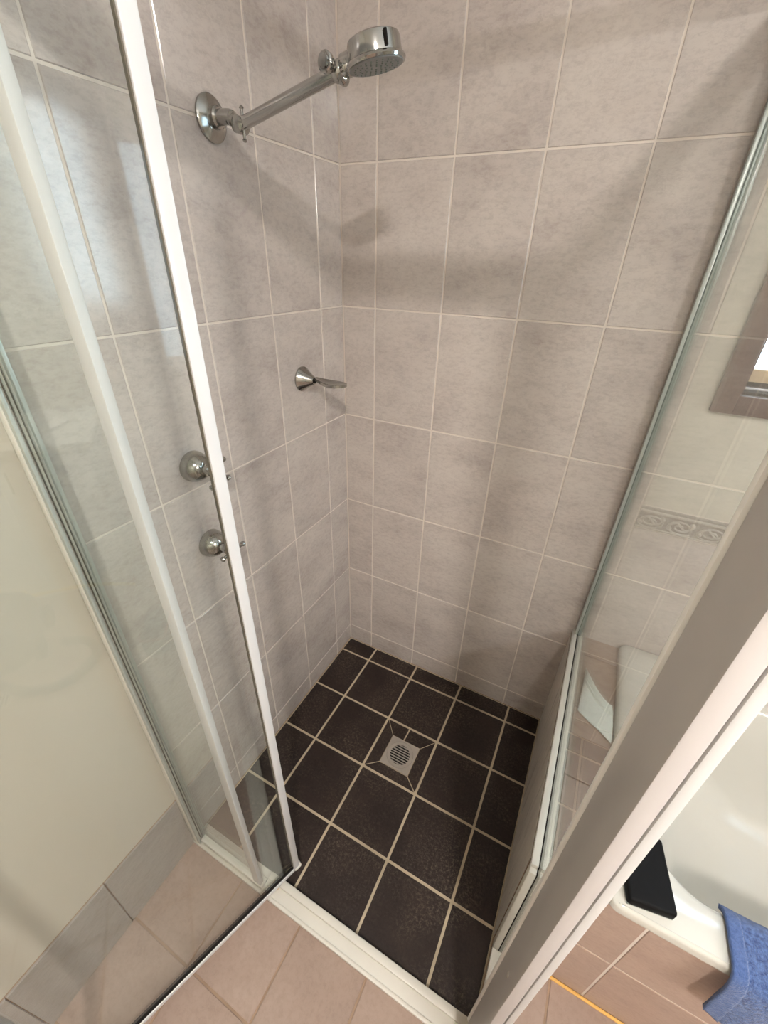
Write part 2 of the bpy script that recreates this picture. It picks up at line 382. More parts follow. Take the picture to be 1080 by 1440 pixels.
ceiling = tag(box('ceiling', -0.1, XE + 0.1, YE - 0.1, 0.12, ZE, ZE + 0.08, M['ceiling_paint']), 'plain white bathroom ceiling above the shower', 'ceiling', 'structure')

# hob between shower and bath, and the tiled bath front
hob = tag(box('wall_hob', HX0 + 0.0015, HX1, -0.697, -0.0, 0, HZ - 0.004, M['pink_grout']), 'low tiled hob wall between the shower floor and the bathtub', 'half wall', 'structure')
box('side_panel', HX0, HX0 + 0.0015, -0.70, -0.0, 0.001, HZ - 0.002, M['hob_panel'], hob)
for a, b in ((0, -0.083), (-0.083, -0.287), (-0.287, -0.491), (-0.491, -0.699)):
    tile(hob, (0, 0, HZ), (1, 0, 0), (0, 1, 0), 0.908, HX1 - 0.001, b, a, M['pink_tile'], gap=0.003, depth=0.004)
bf = tag(box('wall_bath_front', HX1, XE, -0.7003, -0.67, 0, 0.487, M['grout']), 'pink tiled front panel under the bathtub rim', 'bath panel', 'structure')
for u0, u1 in ((0.871, 0.885), (0.885, 1.089), (1.089, 1.293), (1.293, 1.497), (1.497, 1.701), (1.701, 1.905), (1.905, 2.109), (2.109, 2.313), (2.313, XE)):
    for v0, v1 in ((0.002, 0.248), (0.248, 0.486)):
        tile(bf if u0 > 1.08 else hob, (0, -0.702, 0), (1, 0, 0), (0, 0, 1), u0, u1, v0, v1, M['pink_tile'], gap=0.0045, depth=0.005)
box('caulk_bead', 0.905, XE, -0.709, -0.702, 0.0, 0.005, M['caulk'], bf, 0.0015)

# window
win = tag(empty('window_1', (WX0, 0, WZ0)), 'brown timber framed window above the bathtub', 'window', 'structure')
def wpart(name, x0, x1, y0, y1, z0, z1, mat, bev=0.002):
    o = box(name, x0, x1, y0, y1, z0, z1, mat, None, bev); o.parent = win; o.matrix_parent_inverse = Matrix.Translation((-WX0, 0, -WZ0)); return o
fw = 0.042
wpart('casing', WX0 - fw, WX0, -0.016, -0.0005, WZ0 - fw, WZ1 + fw, M['brown_wood'])
wpart('casing', WX1, WX1 + fw, -0.016, -0.0005, WZ0 - fw, WZ1 + fw, M['brown_wood'])
wpart('casing', WX0, WX1, -0.016, -0.0005, WZ0 - fw, WZ0, M['brown_wood'])
wpart('casing', WX0, WX1, -0.016, -0.0005, WZ1, WZ1 + fw, M['brown_wood'])
wpart('reveal', WX0, WX0 + 0.006, -0.0005, 0.11, WZ0, WZ1, M['brown_wood'], 0)
wpart('reveal', WX1 - 0.006, WX1, -0.0005, 0.11, WZ0, WZ1, M['brown_wood'], 0)
wpart('window_sill', WX0 + 0.006, WX1 - 0.006, 0.0, 0.028, WZ0, WZ0 + 0.006, M['seal'], 0)
wpart('track', WX0 + 0.006, WX1 - 0.006, 0.028, 0.05, WZ0, WZ0 + 0.010, M['alu'], 0.001)
wpart('track', WX0 + 0.006, WX1 - 0.006, 0.05, 0.056, WZ0, WZ0 + 0.018, M['seal'], 0.001)
wpart('sash_rail', WX0 + 0.006, WX1 - 0.006, 0.056, 0.085, WZ0, WZ0 + 0.045, M['tan_wood'])
wpart('sash_rail', WX0 + 0.006, WX1 - 0.006, 0.056, 0.085, WZ1 - 0.04, WZ1, M['tan_wood'])
wpart('sash_stile', WX0 + 0.006, WX0 + 0.016, 0.056, 0.085, WZ0 + 0.045, WZ1 - 0.04, M['alu'])
wpart('sash_stile', WX1 - 0.016, WX1 - 0.006, 0.056, 0.085, WZ0 + 0.045, WZ1 - 0.04, M['alu'])
wpart('glass_pane', WX0 + 0.016, WX1 - 0.016, 0.068, 0.072, WZ0 + 0.045, WZ1 - 0.04, M['window_glass'], 0)
pd = D.lights.new('window_portal', 'AREA'); pd.shape = 'RECTANGLE'; pd.size = WX1 - WX0; pd.size_y = WZ1 - WZ0; pd.cycles.is_portal = True
po = D.objects.new('window_portal', pd); COL.objects.link(po); po.location = ((WX0 + WX1) / 2, 0.115, (WZ0 + WZ1) / 2); po.rotation_euler = (-PI / 2, 0, 0)

win2 = tag(empty('window_2', (XE, RY0, RZ0)), 'pale framed window over the far end of the bathtub, mirrored in the door glass', 'window', 'structure')
def w2(name, x0, x1, y0, y1, z0, z1, mat): return box(name, x0 - XE, x1 - XE, y0 - RY0, y1 - RY0, z0 - RZ0, z1 - RZ0, mat, win2, 0.002)
for y0, y1, z0, z1 in ((RY0 - .04, RY0, RZ0 - .04, RZ1 + .04), (RY1, RY1 + .04, RZ0 - .04, RZ1 + .04), (RY0, RY1, RZ0 - .04, RZ0), (RY0, RY1, RZ1, RZ1 + .04)):
    w2('casing', XE - 0.015, XE - 0.0005, y0, y1, z0, z1, M['white_metal'])
for y0, y1, z0, z1 in ((RY0, RY0 + .03, RZ0, RZ1), (RY1 - .03, RY1, RZ0, RZ1), (RY0 + .03, RY1 - .03, RZ0, RZ0 + .03), (RY0 + .03, RY1 - .03, RZ1 - .03, RZ1)):
    w2('sash', XE + 0.04, XE + 0.07, y0, y1, z0, z1, M['white_metal'])
w2('glass_pane', XE + 0.053, XE + 0.057, RY0 + .03, RY1 - .03, RZ0 + .03, RZ1 - .03, M['frosted_glass'])
pd2 = D.lights.new('window_portal', 'AREA'); pd2.shape = 'RECTANGLE'; pd2.size = RZ1 - RZ0; pd2.size_y = RY1 - RY0; pd2.cycles.is_portal = True
po2 = D.objects.new('window_portal', pd2); COL.objects.link(po2); po2.location = (XE + 0.095, (RY0 + RY1) / 2, (RZ0 + RZ1) / 2); po2.rotation_euler = (0, PI / 2, 0)

# ceiling lamp
lamp = tag(empty('ceiling_lamp', (LAMP.x, LAMP.y, ZE)), 'round white ceiling lamp lighting the bathroom from behind the viewer', 'lamp')
lathe('trim_ring', (0, 0, -0.0005), (0, 0, -1), [(0, 0.105), (0.012, 0.102), (0.022, 0.09), (0.022, 0.076), (0.0, 0.076)], M['ceiling_paint'], lamp, 48, False)
lathe('lamp_lens', (0, 0, LAMP.z - ZE), (0, 0, -1), [(0, 0.075), (0.002, 0.075), (0.002, 0)], emit_mat('lamp_lens', LAMP_C, LAMP_L), lamp, 28)
vl = tag(empty('fill_light', (XE, -1.85, 1.95)), 'added white fill tube, out of view on the right wall over the vanity cabinet', 'lamp')  # made-up lamp, brightens the shower from the right
box('mount', -0.035, -0.0005, -0.32, 0.32, -0.03, 0.03, M['white_metal'], vl, 0.004)
tube('fill_tube', [(-0.062, -0.3, 0), (-0.062, 0.3, 0)], 0.02, emit_mat('fill_tube', (1.0, 0.975, 0.985, 1), FILL_L), vl, 16)
for sy_ in (-0.306, 0.306): box('tube_holder', -0.085, -0.03, sy_ - 0.006, sy_ + 0.006, -0.024, 0.024, M['white_metal'], vl, 0.002)

# ---------------------------------------------------------------- shower screen
def strip(parent, name, x0, x1, y0, y1, z0, z1, mat, bev=0.0015): return box(name, x0, x1, y0, y1, z0, z1, mat, parent, bev)
ZT = 1.90
sill = tag(empty('shower_threshold', (0.43, -0.895, 0)), 'low white ridged threshold strip across the shower doorway on the floor', 'threshold')
def sub(root, name, x0, x1, y0, y1, z0, z1, mat, bev=0.0015):
    l = root.location; o = box(name, x0 - l.x, x1 - l.x, y0 - l.y, y1 - l.y, z0 - l.z, z1 - l.z, mat, root, bev); return o
sub(sill, 'base_strip', 0.004, 0.862, -0.922, -0.868, 0.0005, 0.011, M['white_cream'], 0.002)
sub(sill, 'rear_ridge', 0.268, 0.862, -0.887, -0.868, 0.011, 0.021, M['white_cream'], 0.003)
sub(sill, 'front_lip', 0.004, 0.862, -0.922, -0.914, 0.011, 0.0135, M['white_cream'], 0.001)
pv = sub(sill, 'pivot_block', 0.288, 0.310, -0.897, -0.880, 0.0205, 0.0265, M['rust'], 0.002)
lathe('screw_hole', (0.301 - .43, -0.889 + .895, 0.0265), (0, 0, 1), [(0, 0.0035), (0.0008, 0.003), (0.001, 0)], M['void'], sill, 12)

fp = tag(empty('fixed_glass_panel', (0.13, -0.905, 0.0)), 'narrow fixed glass panel in white frame beside the left wall, behind the open door', 'glass panel')
sub(fp, 'wall_channel', 0.0085, 0.022, -0.921, -0.889, 0.0137, ZT, M['white_cream'])
sub(fp, 'channel_groove', 0.022, 0.0235, -0.913, -0.897, 0.0137, ZT, M['white_cream'], 0)
sub(fp, 'glazing_seal', 0.0235, 0.027, -0.9025, -0.9015, 0.03, ZT, M['seal_olive'], 0)
sub(fp, 'glazing_seal', 0.0235, 0.027, -0.9085, -0.9075, 0.03, ZT, M['seal_olive'], 0)
sub(fp, 'channel_lip', 0.022, 0.032, -0.919, -0.913, 0.0137, ZT, M['grey_metal'], 0.001)
sub(fp, 'channel_lip', 0.022, 0.032, -0.897, -0.891, 0.0125, ZT, M['grey_metal'], 0.001)
sub(fp, 'stile', 0.2375, 0.2615, -0.9115, -0.8985, 0.0228, ZT, M['white_metal'], 0.0015)
sub(fp, 'bottom_rail', 0.032, 0.2375, -0.913, -0.897, 0.0115, 0.030, M['white_cream'], 0.002)
sub(fp, 'top_rail', 0.032, 0.2375, -0.913, -0.897, ZT - 0.03, ZT, M['white_metal'], 0.002)
sub(fp, 'glass_pane', 0.0245, 0.239, -0.9075, -0.9025, 0.026, ZT - 0.02, M['glass'], 0)
sub(fp, 'stile_foot', 0.226, 0.2675, -0.9135, -0.888, 0.0115, 0.0225, M['white_cream'], 0.002)

hd = tag(empty('header_rail', (0.43, -0.905, ZT)), 'white header rail across the top of the shower doorway', 'rail')
sub(hd, 'rail', 0.004, 0.90, -0.925, -0.885, ZT + 0.0005, ZT + 0.045, M['white_metal'], 0.003)
sub(hd, 'return_rail', 0.872, 0.906, -0.8845, -0.003, ZT + 0.0005, ZT + 0.04, M['white_metal'], 0.003)

post = tag(empty('door_post', (0.866, -0.913, 0)), 'broad white door post standing upright at the right of the shower doorway', 'post')
sub(post, 'jamb', 0.8535, 0.868, -0.9585, -0.8770, 0.0215, ZT, M['jamb_shaded'], 0.002)
sub(post, 'lit_edge', 0.8500, 0.8620, -0.8765, -0.8655, 0.0215, ZT, M['lit_edge_white'], 0.005)  # strip added to paint the lit rounded edge of the post
sub(post, 'cover_strip', 0.8688, 0.8775, -0.9585, -0.868, 0.0005, ZT, M['white_metal'], 0.002)
sub(post, 'corner_channel', 0.8775, 0.905, -0.905, -0.868, 0.0005, ZT, M['white_metal'], 0.002)
sub(post, 'jamb_foot', 0.8635, 0.868, -0.9585, -0.868, 0.0005, 0.0215, M['white_metal'], 0)
for z, y in ((0.62, -0.925), (0.1, -0.912)):
    lathe('screw', (0.8535 - .866, y + .913, z), (-1, 0, 0), [(0, 0.004), (0.0015, 0.0035), (0.002, 0.0015), (0.002, 0)], M['steel'], post, 14)

rp = tag(empty('return_glass_panel', (0.889, -0.4, 0.0)), 'clear glass return panel standing on the hob beside the bathtub', 'glass panel')
YC = -0.703
sub(rp, 'sill_channel', 0.871, 0.8862, YC - 0.012, -0.0005, HZ, HZ + 0.014, M['white_cream'], 0.002)
sub(rp, 'sill_channel', 0.8925, 0.9065, YC - 0.012, -0.0005, HZ, HZ + 0.014, M['white_cream'], 0.002)
sub(rp, 'glazing_seal', 0.8862, 0.8925, YC - 0.0122, -0.0005, HZ, HZ + 0.0143, M['seal'], 0)
sub(rp, 'wall_channel', 0.878, 0.8855, -0.024, -0.0005, HZ + 0.014, ZT, M['grey_metal'], 0.001)
sub(rp, 'wall_channel', 0.8935, 0.901, -0.024, -0.0005, HZ + 0.014, ZT, M['grey_metal'], 0.001)
sub(rp, 'glazing_seal', 0.8855, 0.8935, -0.020, -0.0005, HZ + 0.0145, ZT, M['seal_grey'], 0)
sub(rp, 'front_channel', 0.871, 0.8862, YC - 0.022, YC - 0.0005, 0.004, HZ - 0.0005, M['white_cream'], 0.002)
sub(rp, 'front_channel', 0.8925, 0.9065, YC - 0.022, YC - 0.0005, 0.004, HZ - 0.0005, M['white_cream'], 0.002)
sub(rp, 'glazing_seal', 0.8862, 0.8925, YC - 0.0223, YC - 0.0005, 0.004, HZ - 0.0005, M['seal'], 0)
sub(rp, 'floor_channel', 0.871, 0.9065, -0.8675, YC - 0.022, 0.0005, 0.022, M['white_cream'], 0.002)
bm = bmesh.new()
gy = [(-0.866, 0.018), (YC - 0.016, 0.018), (YC - 0.016, HZ + 0.010), (-0.015, HZ + 0.010), (-0.015, ZT - 0.003), (-0.866, ZT - 0.003)]
va = [bm.verts.new((0.887 - 0.889, y + 0.4, z)) for y, z in gy]; vb = [bm.verts.new((0.892 - 0.889, y + 0.4, z)) for y, z in gy]
bm.faces.new(va); bm.faces.new(vb)
for i in range(6): bm.faces.new((va[i], va[(i + 1) % 6], vb[(i + 1) % 6], vb[i]))
finish('glass_pane', bm, M['glass'], rp)

ANG = math.atan2(-0.948, -0.317)
door = tag(empty('shower_door', (0.305, -0.888, 0), (0, 0, ANG)), 'white framed glass pivot door swung open out of the shower', 'door')
def dp(name, x0, x1, y0, y1, z0, z1, mat, bev=0.0015): return box(name, x0, x1, y0, y1, z0, z1, mat, door, bev)
dp('stile', -0.0685, -0.0515, -0.007, 0.007, 0.034, ZT - 0.012, M['white_metal'], 0.002)
dp('stile', 0.452, 0.475, -0.012, 0.012, 0.034, ZT - 0.012, M['white_metal'], 0.003)
dp('glazing_seal', -0.0515, -0.0500, -0.0035, 0.0035, 0.048, ZT - 0.03, M['seal_olive'], 0)
dp('bottom_rail', -0.0515, 0.452, -0.008, 0.008, 0.032, 0.046, M['white_metal'], 0.002)
dp('glazing_seal', -0.0500, 0.452, -0.005, 0.005, 0.046, 0.0525, M['seal'], 0)
dp('top_rail', -0.0515, 0.452, -0.010, 0.010, ZT - 0.036, ZT - 0.012, M['white_metal'], 0.002)
dp('corner_cap', -0.0745, -0.052, -0.0095, 0.0095, 0.028, 0.0395, M['white_cream'], 0.004)
dp('pivot_pin', -0.006, 0.006, -0.006, 0.006, 0.0265, 0.033, M['white_cream'], 0)
dp('glass_pane', -0.054, 0.4545, -0.0025, 0.0025, 0.050, ZT - 0.034, M['glass'], 0)

# ---------------------------------------------------------------- shower fittings
sh = tag(empty('overhead_shower', (0, -0.43, 1.745)), 'chrome shower arm with round drum head on the tiled left wall', 'shower head')
lathe('wall_flange', (0.0008, 0, 0), (1, 0, 0), [(0, 0.0345), (0.004, 0.0345), (0.007, 0.031), (0.010, 0.021), (0.012, 0.0175), (0.012, 0.0165), (0.021, 0.0165), (0.024, 0.0135), (0.024, 0)], M['chrome'], sh, 48)
tube('elbow', spline([(0.022, 0, 0), (0.045, 0, -0.001), (0.058, 0, -0.007), (0.070, 0, -0.016)], 6), [0.0115] * 10 + [0.0105] * 9, M['chrome'], sh)
bm = bmesh.new()
add_lathe(bm, (0.070, -0.014, -0.014), (0, 1, 0), [(0, 0.006), (0.004, 0.0125), (0.024, 0.0125), (0.028, 0.006)], 24)
finish('swivel', bm, M['chrome'], sh, True)
bm = bmesh.new(); add_tube(bm, [(0.078, -0.002, -0.033), (0.078, -0.002, 0.008)], [0.0026, 0.0026], 10)
add_lathe(bm, (0.078, -0.002, -0.038), (0, 0, 1), [(0, 0.002), (0.003, 0.0042), (0.006, 0.002)], 12); add_lathe(bm, (0.078, -0.002, 0.005), (0, 0, 1), [(0, 0.002), (0.003, 0.0042), (0.006, 0.002)], 12)
finish('wing_screw', bm, M['chrome'], sh, True)
A0, A1 = Vector((0.073, 0, -0.013)), Vector((0.272, 0, 0.031))
tube('arm', [A0, A0.lerp(A1, 0.5), A1], 0.0098, M['chrome'], sh, 20)
bm = bmesh.new(); d = (A1 - A0).normalized()
add_lathe(bm, A1 - d * 0.002, d, [(0, 0.0125), (0.004, 0.0135), (0.010, 0.0135), (0.014, 0.011), (0.018, 0.013), (0.026, 0.013), (0.03, 0.010)], 28)
finish('collar', bm, M['chrome'], sh, True)
bm = bmesh.new()
add_lathe(bm, (0.270, -0.030, 0.036), (0, 1, 0), [(0, 0.0105), (0.002, 0.0125), (0.008, 0.0125), (0.010, 0.009), (0.022, 0.009)], 24)
add_lathe(bm, (0.270, -0.0305, 0.036), (0, -1, 0), [(0, 0.0085), (0.002, 0.0075), (0.0022, 0)], 24)
finish('clamp_knob', bm, M['chrome'], sh, True)
HC = Vector((0.341, 0.0, 0.0305)); TA = math.radians(11); HAX = Vector((-0.72 * math.sin(TA), -0.70 * math.sin(TA), math.cos(TA))).normalized(); HRT = Vector((0, 0, 1)).rotation_difference(HAX).to_matrix()
bm = bmesh.new(); add_tube(bm, [(0.284, 0, 0.039), (0.300, 0, 0.041), (0.316, 0, 0.043)], [0.0115, 0.0125, 0.0135], 24); add_lathe(bm, (0.290, -0.016, 0.020), (0, 1, 0), [(0, 0.004), (0.004, 0.008), (0.012, 0.008), (0.016, 0.004)], 16)
finish('neck', bm, M['chrome'], sh, True)
hb = lathe('head_body', HC, HAX, [(0, 0.0425), (0.003, 0.0440), (0.006, 0.0425), (0.0075, 0.0395), (0.024, 0.0385), (0.028, 0.0370), (0.030, 0.033), (0.031, 0.0)], M['chrome'], sh, 64)
lathe('spray_face', HC + HAX * 0.0005, -HAX, [(0, 0.0405), (0.0015, 0.040), (0.002, 0.037), (0.002, 0)], M['spray'], sh, 48)
bm = bmesh.new()
for rr, nn in ((0.008, 6), (0.016, 12), (0.024, 18), (0.032, 24)):
    for k in range(nn):
        a = 2 * PI * k / nn; add_lathe(bm, HC + HRT @ Vector((rr * math.cos(a), rr * math.sin(a), -0.0014)), -HAX, [(0, 0.0014), (0.0012, 0.001), (0.0012, 0)], 6)
finish('nozzles', bm, M['seal_grey'], sh)
bm = bmesh.new(); add_box(bm, 0.030, 0.0335, -0.0265, -0.0225, 0.010, 0.026)
for v_ in bm.verts: v_.co = HC + HRT @ v_.co
finish('slot', bm, M['seal'], sh)

def make_tap(z, label, turn):
    t = tag(empty('shower_tap', (0, -0.627, z)), label, 'tap', None, 'shower taps on the left wall')
    lathe('dome', (0.0008, 0, 0), (1, 0, 0), [(0, 0.0345), (0.006, 0.0345), (0.016, 0.0325), (0.027, 0.0265), (0.035, 0.019), (0.039, 0.012), (0.040, 0.0)], M['chrome'], t, 48)
    lathe('spindle', (0.039, 0, 0), (1, 0, 0), [(0, 0.010), (0.010, 0.009), (0.013, 0.012), (0.020, 0.012), (0.023, 0.009), (0.034, 0.010)], M['chrome'], t, 28)
    bm = bmesh.new()
    add_lathe(bm, (0.068, 0, 0), (1, 0, 0), [(0, 0.009), (0.003, 0.0125), (0.012, 0.0125), (0.017, 0.009), (0.018, 0)], 28)
    for k in range(4):
        a = math.radians(turn) + k * PI / 2; d = Vector((0, math.cos(a), math.sin(a)))
        add_tube(bm, [Vector((0.075, 0, 0)) + d * 0.008, Vector((0.075, 0, 0)) + d * 0.030], [0.0052, 0.0036], 12)
        add_lathe(bm, Vector((0.075, 0, 0)) + d * 0.0275, d, [(0, 0.003), (0.002, 0.0058), (0.0055, 0.0068), (0.009, 0.0052), (0.0115, 0)], 14)
    finish('cross_handle', bm, M['chrome'], t, True)
    return t
make_tap(1.1365, 'chrome shower tap with dome base, the upper of the two on the left wall', 51)
make_tap(0.9320, 'chrome shower tap with dome base, the lower of the two on the left wall', 4)

sd = tag(empty('soap_dish', (0, -0.222, 1.243)), 'chrome cone mounted soap holder with leaf shaped plate, near the corner', 'soap holder')
lathe('cone_base', (0.0008, 0, 0), (1, 0, 0), [(0, 0.0335), (0.004, 0.0335), (0.010, 0.0285), (0.030, 0.0160), (0.042, 0.0095), (0.042, 0.0)], M['chrome'], sd, 40)
lathe('ring', (0.042, 0, 0), (1, 0, 0), [(0, 0.0065), (0.004, 0.0065), (0.004, 0)], M['seal'], sd, 20)
bm = bmesh.new(); n = 22; rows = []
for i in range(n + 1):
    t = i / n; x = 0.046 + 0.098 * t; hw = 0.005 + 0.030 * math.sin(PI * min(1, t * 0.98)) ** 0.8 * (0.35 + 0.65 * t) ; hw = max(hw * (1 if t < 0.97 else 0.6), 0.004)
    zt = 0.0065 * (1 - t) - 0.004 * math.sin(PI * t)
    rows.append([(x, hw * s, zt - 0.010 * (1 - s * s) * math.sin(PI * t) * 0.6) for s in [-1 + 2 * k / 10 for k in range(11)]])
top = [[bm.verts.new((p[0], p[1], p[2] + 0.0035)) for p in r] for r in rows]; bot = [[bm.verts.new((p[0], p[1], p[2] - 0.0035)) for p in r] for r in rows]
for i in range(n):
    for k in range(10):
        bm.faces.new((top[i][k], top[i][k + 1], top[i + 1][k + 1], top[i + 1][k])); bm.faces.new((bot[i][k], bot[i][k + 1], bot[i + 1][k + 1], bot[i + 1][k]))
    for k in (0, 10): bm.faces.new((top[i][k], bot[i][k], bot[i + 1][k], top[i + 1][k]))
for i in (0, n):
    for k in range(10): bm.faces.new((top[i][k], top[i][k + 1], bot[i][k + 1], bot[i][k]))
finish('leaf_plate', bm, M['chrome'], sd, True)

# drain
dr = tag(empty('floor_drain', (DX, DY, 0)), 'square steel drain grate with round slotted centre in the dark shower floor', 'drain')
bm = bmesh.new(); ro, ri = DH, 0.0480; N = 48
def sq(a, h):
    c, s = math.cos(a), math.sin(a); k = h / max(abs(c), abs(s)); return c * k, s * k
o1 = []; i1 = []; o0 = []; i0 = []
for k in range(N):
    a = 2 * PI * k / N + PI / 4; x, y = sq(a, ro); o1.append(bm.verts.new((x, y, 0.0015))); o0.append(bm.verts.new((x, y, -0.002)))
    i1.append(bm.verts.new((ri * math.cos(a), ri * math.sin(a), 0.0015))); i0.append(bm.verts.new((ri * math.cos(a), ri * math.sin(a), -0.002)))
for k in range(N):
    k2 = (k + 1) % N
    bm.faces.new((o1[k], o1[k2], i1[k2], i1[k])); bm.faces.new((o0[k], o0[k2], o1[k2], o1[k])); bm.faces.new((i0[k], i0[k2], i1[k2], i1[k]))
finish('frame', bm, M['steel'], dr)
lathe('well', (0, 0, -0.0016), (0, 0, 1), [(0, 0.0478), (0.0006, 0.0478), (0.0006, 0)], M['void'], dr, 48)
lathe('inset_ring', (0, 0, -0.001), (0, 0, 1), [(0, 0.0472), (0.0022, 0.0472), (0.0022, 0.0362), (0, 0.0362)], M['steel'], dr, 48, False)
for k in range(8):
    yy = -0.0315 + k * 0.009; hx = math.sqrt(max(0.0365 ** 2 - yy * yy, 1e-5)) + 0.001
    if hx > 0.006: box('slat', -hx, hx, yy - 0.0018, yy + 0.0018, -0.001, 0.0009, M['steel'], dr)

# ---------------------------------------------------------------- bathtub and what lies on it
bath = tag(empty('bathtub', (1.008, -0.712, 0.487)), 'white bathtub with flat rim set in pink tiled surround', 'bathtub')
RZ = 0.516
L = []
o = lambda e, z, r: rrect(1.009 + e, XE - 0.002 - e, -0.712 + e, -0.002 - e, r, z)
L += [o(0.004, 0.4885, 0.022), o(0, 0.492, 0.024), o(0, RZ - 0.008, 0.024), o(0.002, RZ - 0.003, 0.024), o(0.007, RZ, 0.022)]
def inn(e, z, r, sl=0.0): return rrect(1.082 + e + sl, XE - 0.09 - e, -0.634 + e, -0.085 - e, r, z)
L += [inn(-0.008, RZ, 0.105), inn(0, RZ - 0.003, 0.10), inn(0.008, RZ - 0.014, 0.098), inn(0.025, 0.40, 0.10, 0.03), inn(0.045, 0.25, 0.11, 0.10), inn(0.06, 0.17, 0.12, 0.17), inn(0.09, 0.135, 0.12, 0.22), inn(0.14, 0.125, 0.10, 0.28)]
L = [inn(0.125, 0.112, 0.10, 0.28), inn(0.045, 0.155, 0.12, 0.165), inn(0.012, 0.40, 0.10, 0.025), inn(-0.012, 0.4875, 0.10), o(0.012, 0.4878, 0.022)] + L
L = [[(p[0] - 1.008, p[1] + 0.712, p[2] - 0.487) for p in l] for l in L]
loft('tub', L, M['enamel'], bath, True, True)
tube('rim_bead', [(0.02, 0.0065, 0.0285), (1.48, 0.0065, 0.0285)], 0.0012, M['enamel'], bath, 8)

bb = tag(empty('black_case', (1.066, -0.635, RZ), (0, 0, math.radians(10))), 'small black leather case lying on the white bathtub rim', 'case')
box('lid', -0.040, 0.040, -0.062, 0.062, 0.0025, 0.026, M['black_leather'], bb, 0.006, 3)
box('base', -0.0385, 0.0385, -0.0605, 0.0605, 0.0003, 0.004, M['seal_grey'], bb, 0.001)

# towel draped over the rim
tw = tag(empty('towel', (1.30, -0.70, RZ)), 'blue terry towel draped over the front rim of the bathtub', 'towel')
prof = spline([(-0.617, 0.506), (-0.627, 0.517), (-0.642, 0.5235), (-0.672, 0.5225), (-0.702, 0.5225), (-0.720, 0.516), (-0.728, 0.494), (-0.731, 0.465), (-0.734, 0.432), (-0.737, 0.400)], 5)
def towel_mesh(x0, x1, nx, lift, skew=1.0):
    bm = bmesh.new(); G = []
    for i, p in enumerate(prof):
        t = i / (len(prof) - 1); row = []
        for k in range(nx + 1):
            s = k / nx; x = x0 + (x1 - x0) * s
            x += 0.004 + 0.002 * math.sin(t * 3)
            hang = max(0, (t - 0.55) / 0.45); ins = max(0, (0.2 - t) / 0.2)
            y = p[1 - 1] - hang * (0.006 * math.sin(x * 62) + 0.004) - lift * (0.4 + hang)
            z = p[1] + lift * (1 - hang) + 0.0018 * math.sin(x * 40 + t * 9) * (1 - hang) + hang * (0.02 - 0.01 * s) * 0 - ins * 0
            y += 0.0015 * noise.noise(Vector((x * 60, t * 20, 0)))
            row.append(bm.verts.new((x - 1.30, y + 0.70, z - RZ)))
        G.append(row)
    for a, b in zip(G, G[1:]):
        for k in range(nx): bm.faces.new((a[k], a[k + 1], b[k + 1], b[k]))
    return bm
o = finish('terry_cloth', towel_mesh(1.196, 1.45, 40, 0.0), M['towel'], tw, True)
md = o.modifiers.new('thick', 'SOLIDIFY'); md.thickness = 0.007; md.offset = 0
o = finish('hem', towel_mesh(1.192, 1.214, 6, 0.0022), M['towel_hem'], tw, True)
md = o.modifiers.new('thick', 'SOLIDIFY'); md.thickness = 0.008; md.offset = 0

# ---------------------------------------------------------------- things that show only as reflections in the door glass
va = tag(empty('vanity_cabinet', (2.2, -1.62, 0)), 'white vanity cabinet against the right wall, mirrored in the door glass', 'vanity')
box('carcass', -0.26, 0.305, -0.38, 0.34, 0.12, 0.78, M['white_metal'], va, 0.003)
box('plinth', -0.22, 0.305, -0.36, 0.32, 0.0005, 0.1195, M['white_cream'], va)
for k in range(2):
    d0 = box('cabinet_door', -0.279, -0.2605, -0.375 + 0.36 * k, -0.022 + 0.36 * k, 0.13, 0.76, M['white_metal'], va, 0.003)
    tube('handle', [(-0.292, -0.05 + 0.07 * k, 0.62), (-0.292, -0.05 + 0.07 * k, 0.72)], 0.005, M['chrome'], d0, 10)
box('countertop', -0.29, 0.306, -0.40, 0.36, 0.7805, 0.815, M['enamel'], va, 0.006)
Lb = [[(0.02 + rx * math.cos(2 * PI * k / 36), -0.02 + ry * math.sin(2 * PI * k / 36), z) for k in range(36)] for rx, ry, z in ((0.2, 0.26, 0.8155), (0.2, 0.26, 0.832), (0.185, 0.245, 0.835), (0.15, 0.2, 0.825), (0.05, 0.07, 0.818))]
loft('basin_bowl', Lb, M['enamel'], va, True, True)
mx = tag(empty('basin_mixer', (2.465, -1.62, 0.8155)), 'chrome basin mixer tap standing at the back of the white vanity top', 'tap')
lathe('mixer_body', (0, 0, 0), (0, 0, 1), [(0, 0.026), (0.008, 0.026), (0.012, 0.02), (0.09, 0.02), (0.1, 0.014), (0.1, 0)], M['chrome'], mx, 24)
tube('spout', spline([(0, 0, 0.06), (-0.06, 0, 0.085), (-0.11, 0, 0.075)], 6), 0.011, M['chrome'], mx, 14)
tube('lever', [(0.0, 0, 0.104), (-0.05, 0, 0.125)], [0.008, 0.005], M['chrome'], mx, 10)

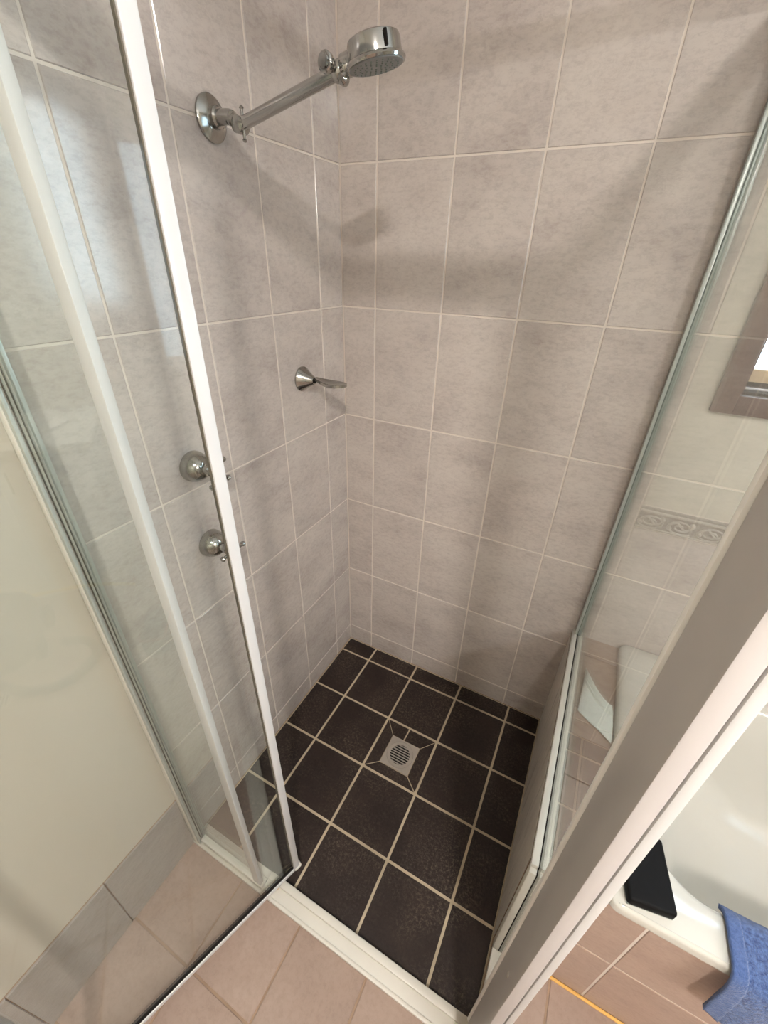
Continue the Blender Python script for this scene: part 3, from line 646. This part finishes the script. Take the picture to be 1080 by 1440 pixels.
vc = tag(empty('vacuum_cleaner', (1.64, -1.78, 0)), 'dark grey canister vacuum cleaner with looped black hose on the pink floor', 'vacuum cleaner')
Lv = [rrect(-0.20 + e, 0.20 - e, -0.14 + e, 0.14 - e, 0.10, z) for e, z in ((0.02, 0.02), (0.0, 0.045), (0.0, 0.13), (0.02, 0.18), (0.06, 0.215), (0.11, 0.225))]
loft('canister', Lv, M['dark_plastic'], vc, True, True)
for sx in (-0.1, 0.1): lathe('wheel', (sx, 0.137, 0.055), (0, 1, 0), [(0, 0.0), (0, 0.054), (0.02, 0.054), (0.022, 0.045), (0.022, 0)], M['seal'], vc, 28)
tube('hose', spline([(-0.19, -0.02, 0.12), (-0.27, 0.05, 0.05), (-0.32, 0.16, 0.024), (-0.31, 0.28, 0.022), (-0.20, 0.36, 0.022), (-0.10, 0.31, 0.022), (-0.07, 0.22, 0.024)], 8), 0.019, M['dark_plastic'], vc, 14)
tube('power_cord', spline([(0.17, 0.05, 0.14), (0.20, 0.18, 0.12), (0.22, 0.34, 0.09), (0.24, 0.50, 0.02)], 8), 0.009, M['yellow_plastic'], vc, 10)
box('cord_plug', 0.13, 0.19, 0.03, 0.085, 0.12, 0.17, M['yellow_plastic'], vc, 0.006)
tb = tag(empty('tool_bag', (1.42, -1.17, 0), (0, 0, 0.2)), 'small black bag with red piping on the pink floor, mirrored in the door glass', 'bag')
loft('pouch', [rrect(-0.085 + e, 0.085 - e, -0.05 + e, 0.05 - e, 0.025, z) for e, z in ((0.006, 0.0008), (0.0, 0.01), (0.0, 0.10), (0.01, 0.13), (0.03, 0.14))], M['dark_plastic'], tb, True, True)
tube('piping', [(p[0], p[1], p[2]) for p in rrect(-0.087, 0.087, -0.052, 0.052, 0.027, 0.1)] + [(0.087, 0.025, 0.1)], 0.004, M['red_plastic'], tb, 8)
fd = tag(empty('floor_waste', (1.34, -1.75, 0)), 'round steel floor waste in the pink bathroom floor outside the shower', 'drain')
lathe('rim', (0, 0, 0.0002), (0, 0, 1), [(0, 0.05), (0.003, 0.048), (0.003, 0.036), (0, 0.036)], M['steel'], fd, 36, False)
lathe('well', (0, 0, 0.0003), (0, 0, 1), [(0, 0.036), (0.0004, 0.036), (0.0004, 0)], M['void'], fd, 36)
for k in range(6):
    yy = -0.03 + 0.012 * k; hx = math.sqrt(0.036 ** 2 - yy * yy); box('slat', -hx, hx, yy - 0.0025, yy + 0.0025, 0.0008, 0.0026, M['steel'], fd)

# pleated white cloth on the ledge
mk = tag(empty('folded_cloth', (0.965, -0.26, HZ)), 'small pleated white cloth lying on the ledge between glass and bathtub', 'cloth')
P1, P2, P3, P4 = Vector((0.925, -0.145, 0)), Vector((1.002, -0.245, 0)), Vector((1.004, -0.362, 0)), Vector((0.918, -0.300, 0))
bm = bmesh.new(); G = []
for i in range(61):
    t = i / 60; row = []
    for k in range(17):
        s = k / 16; a = P1.lerp(P4, t); b = P2.lerp(P3, t); p = a.lerp(b, s)
        p.y -= 0.022 * math.sin(PI * s) * (1 - t)
        pl = 0.0035 * (1 + math.sin(t * 70)) if t < 0.36 else 0
        z = 0.004 + 0.010 * math.sin(PI * t) * (0.6 + 0.4 * s) + pl + 0.003 * math.sin(s * 5 + t * 4)
        row.append(bm.verts.new((p.x - 0.965, p.y + 0.26, max(z, 0.002))))
    G.append(row)
for a, b in zip(G, G[1:]):
    for k in range(16): bm.faces.new((a[k], a[k + 1], b[k + 1], b[k]))
o = finish('pleated_sheet', bm, M['cloth_white'], mk, True); md = o.modifiers.new('thick', 'SOLIDIFY'); md.thickness = 0.0015; md.offset = 1
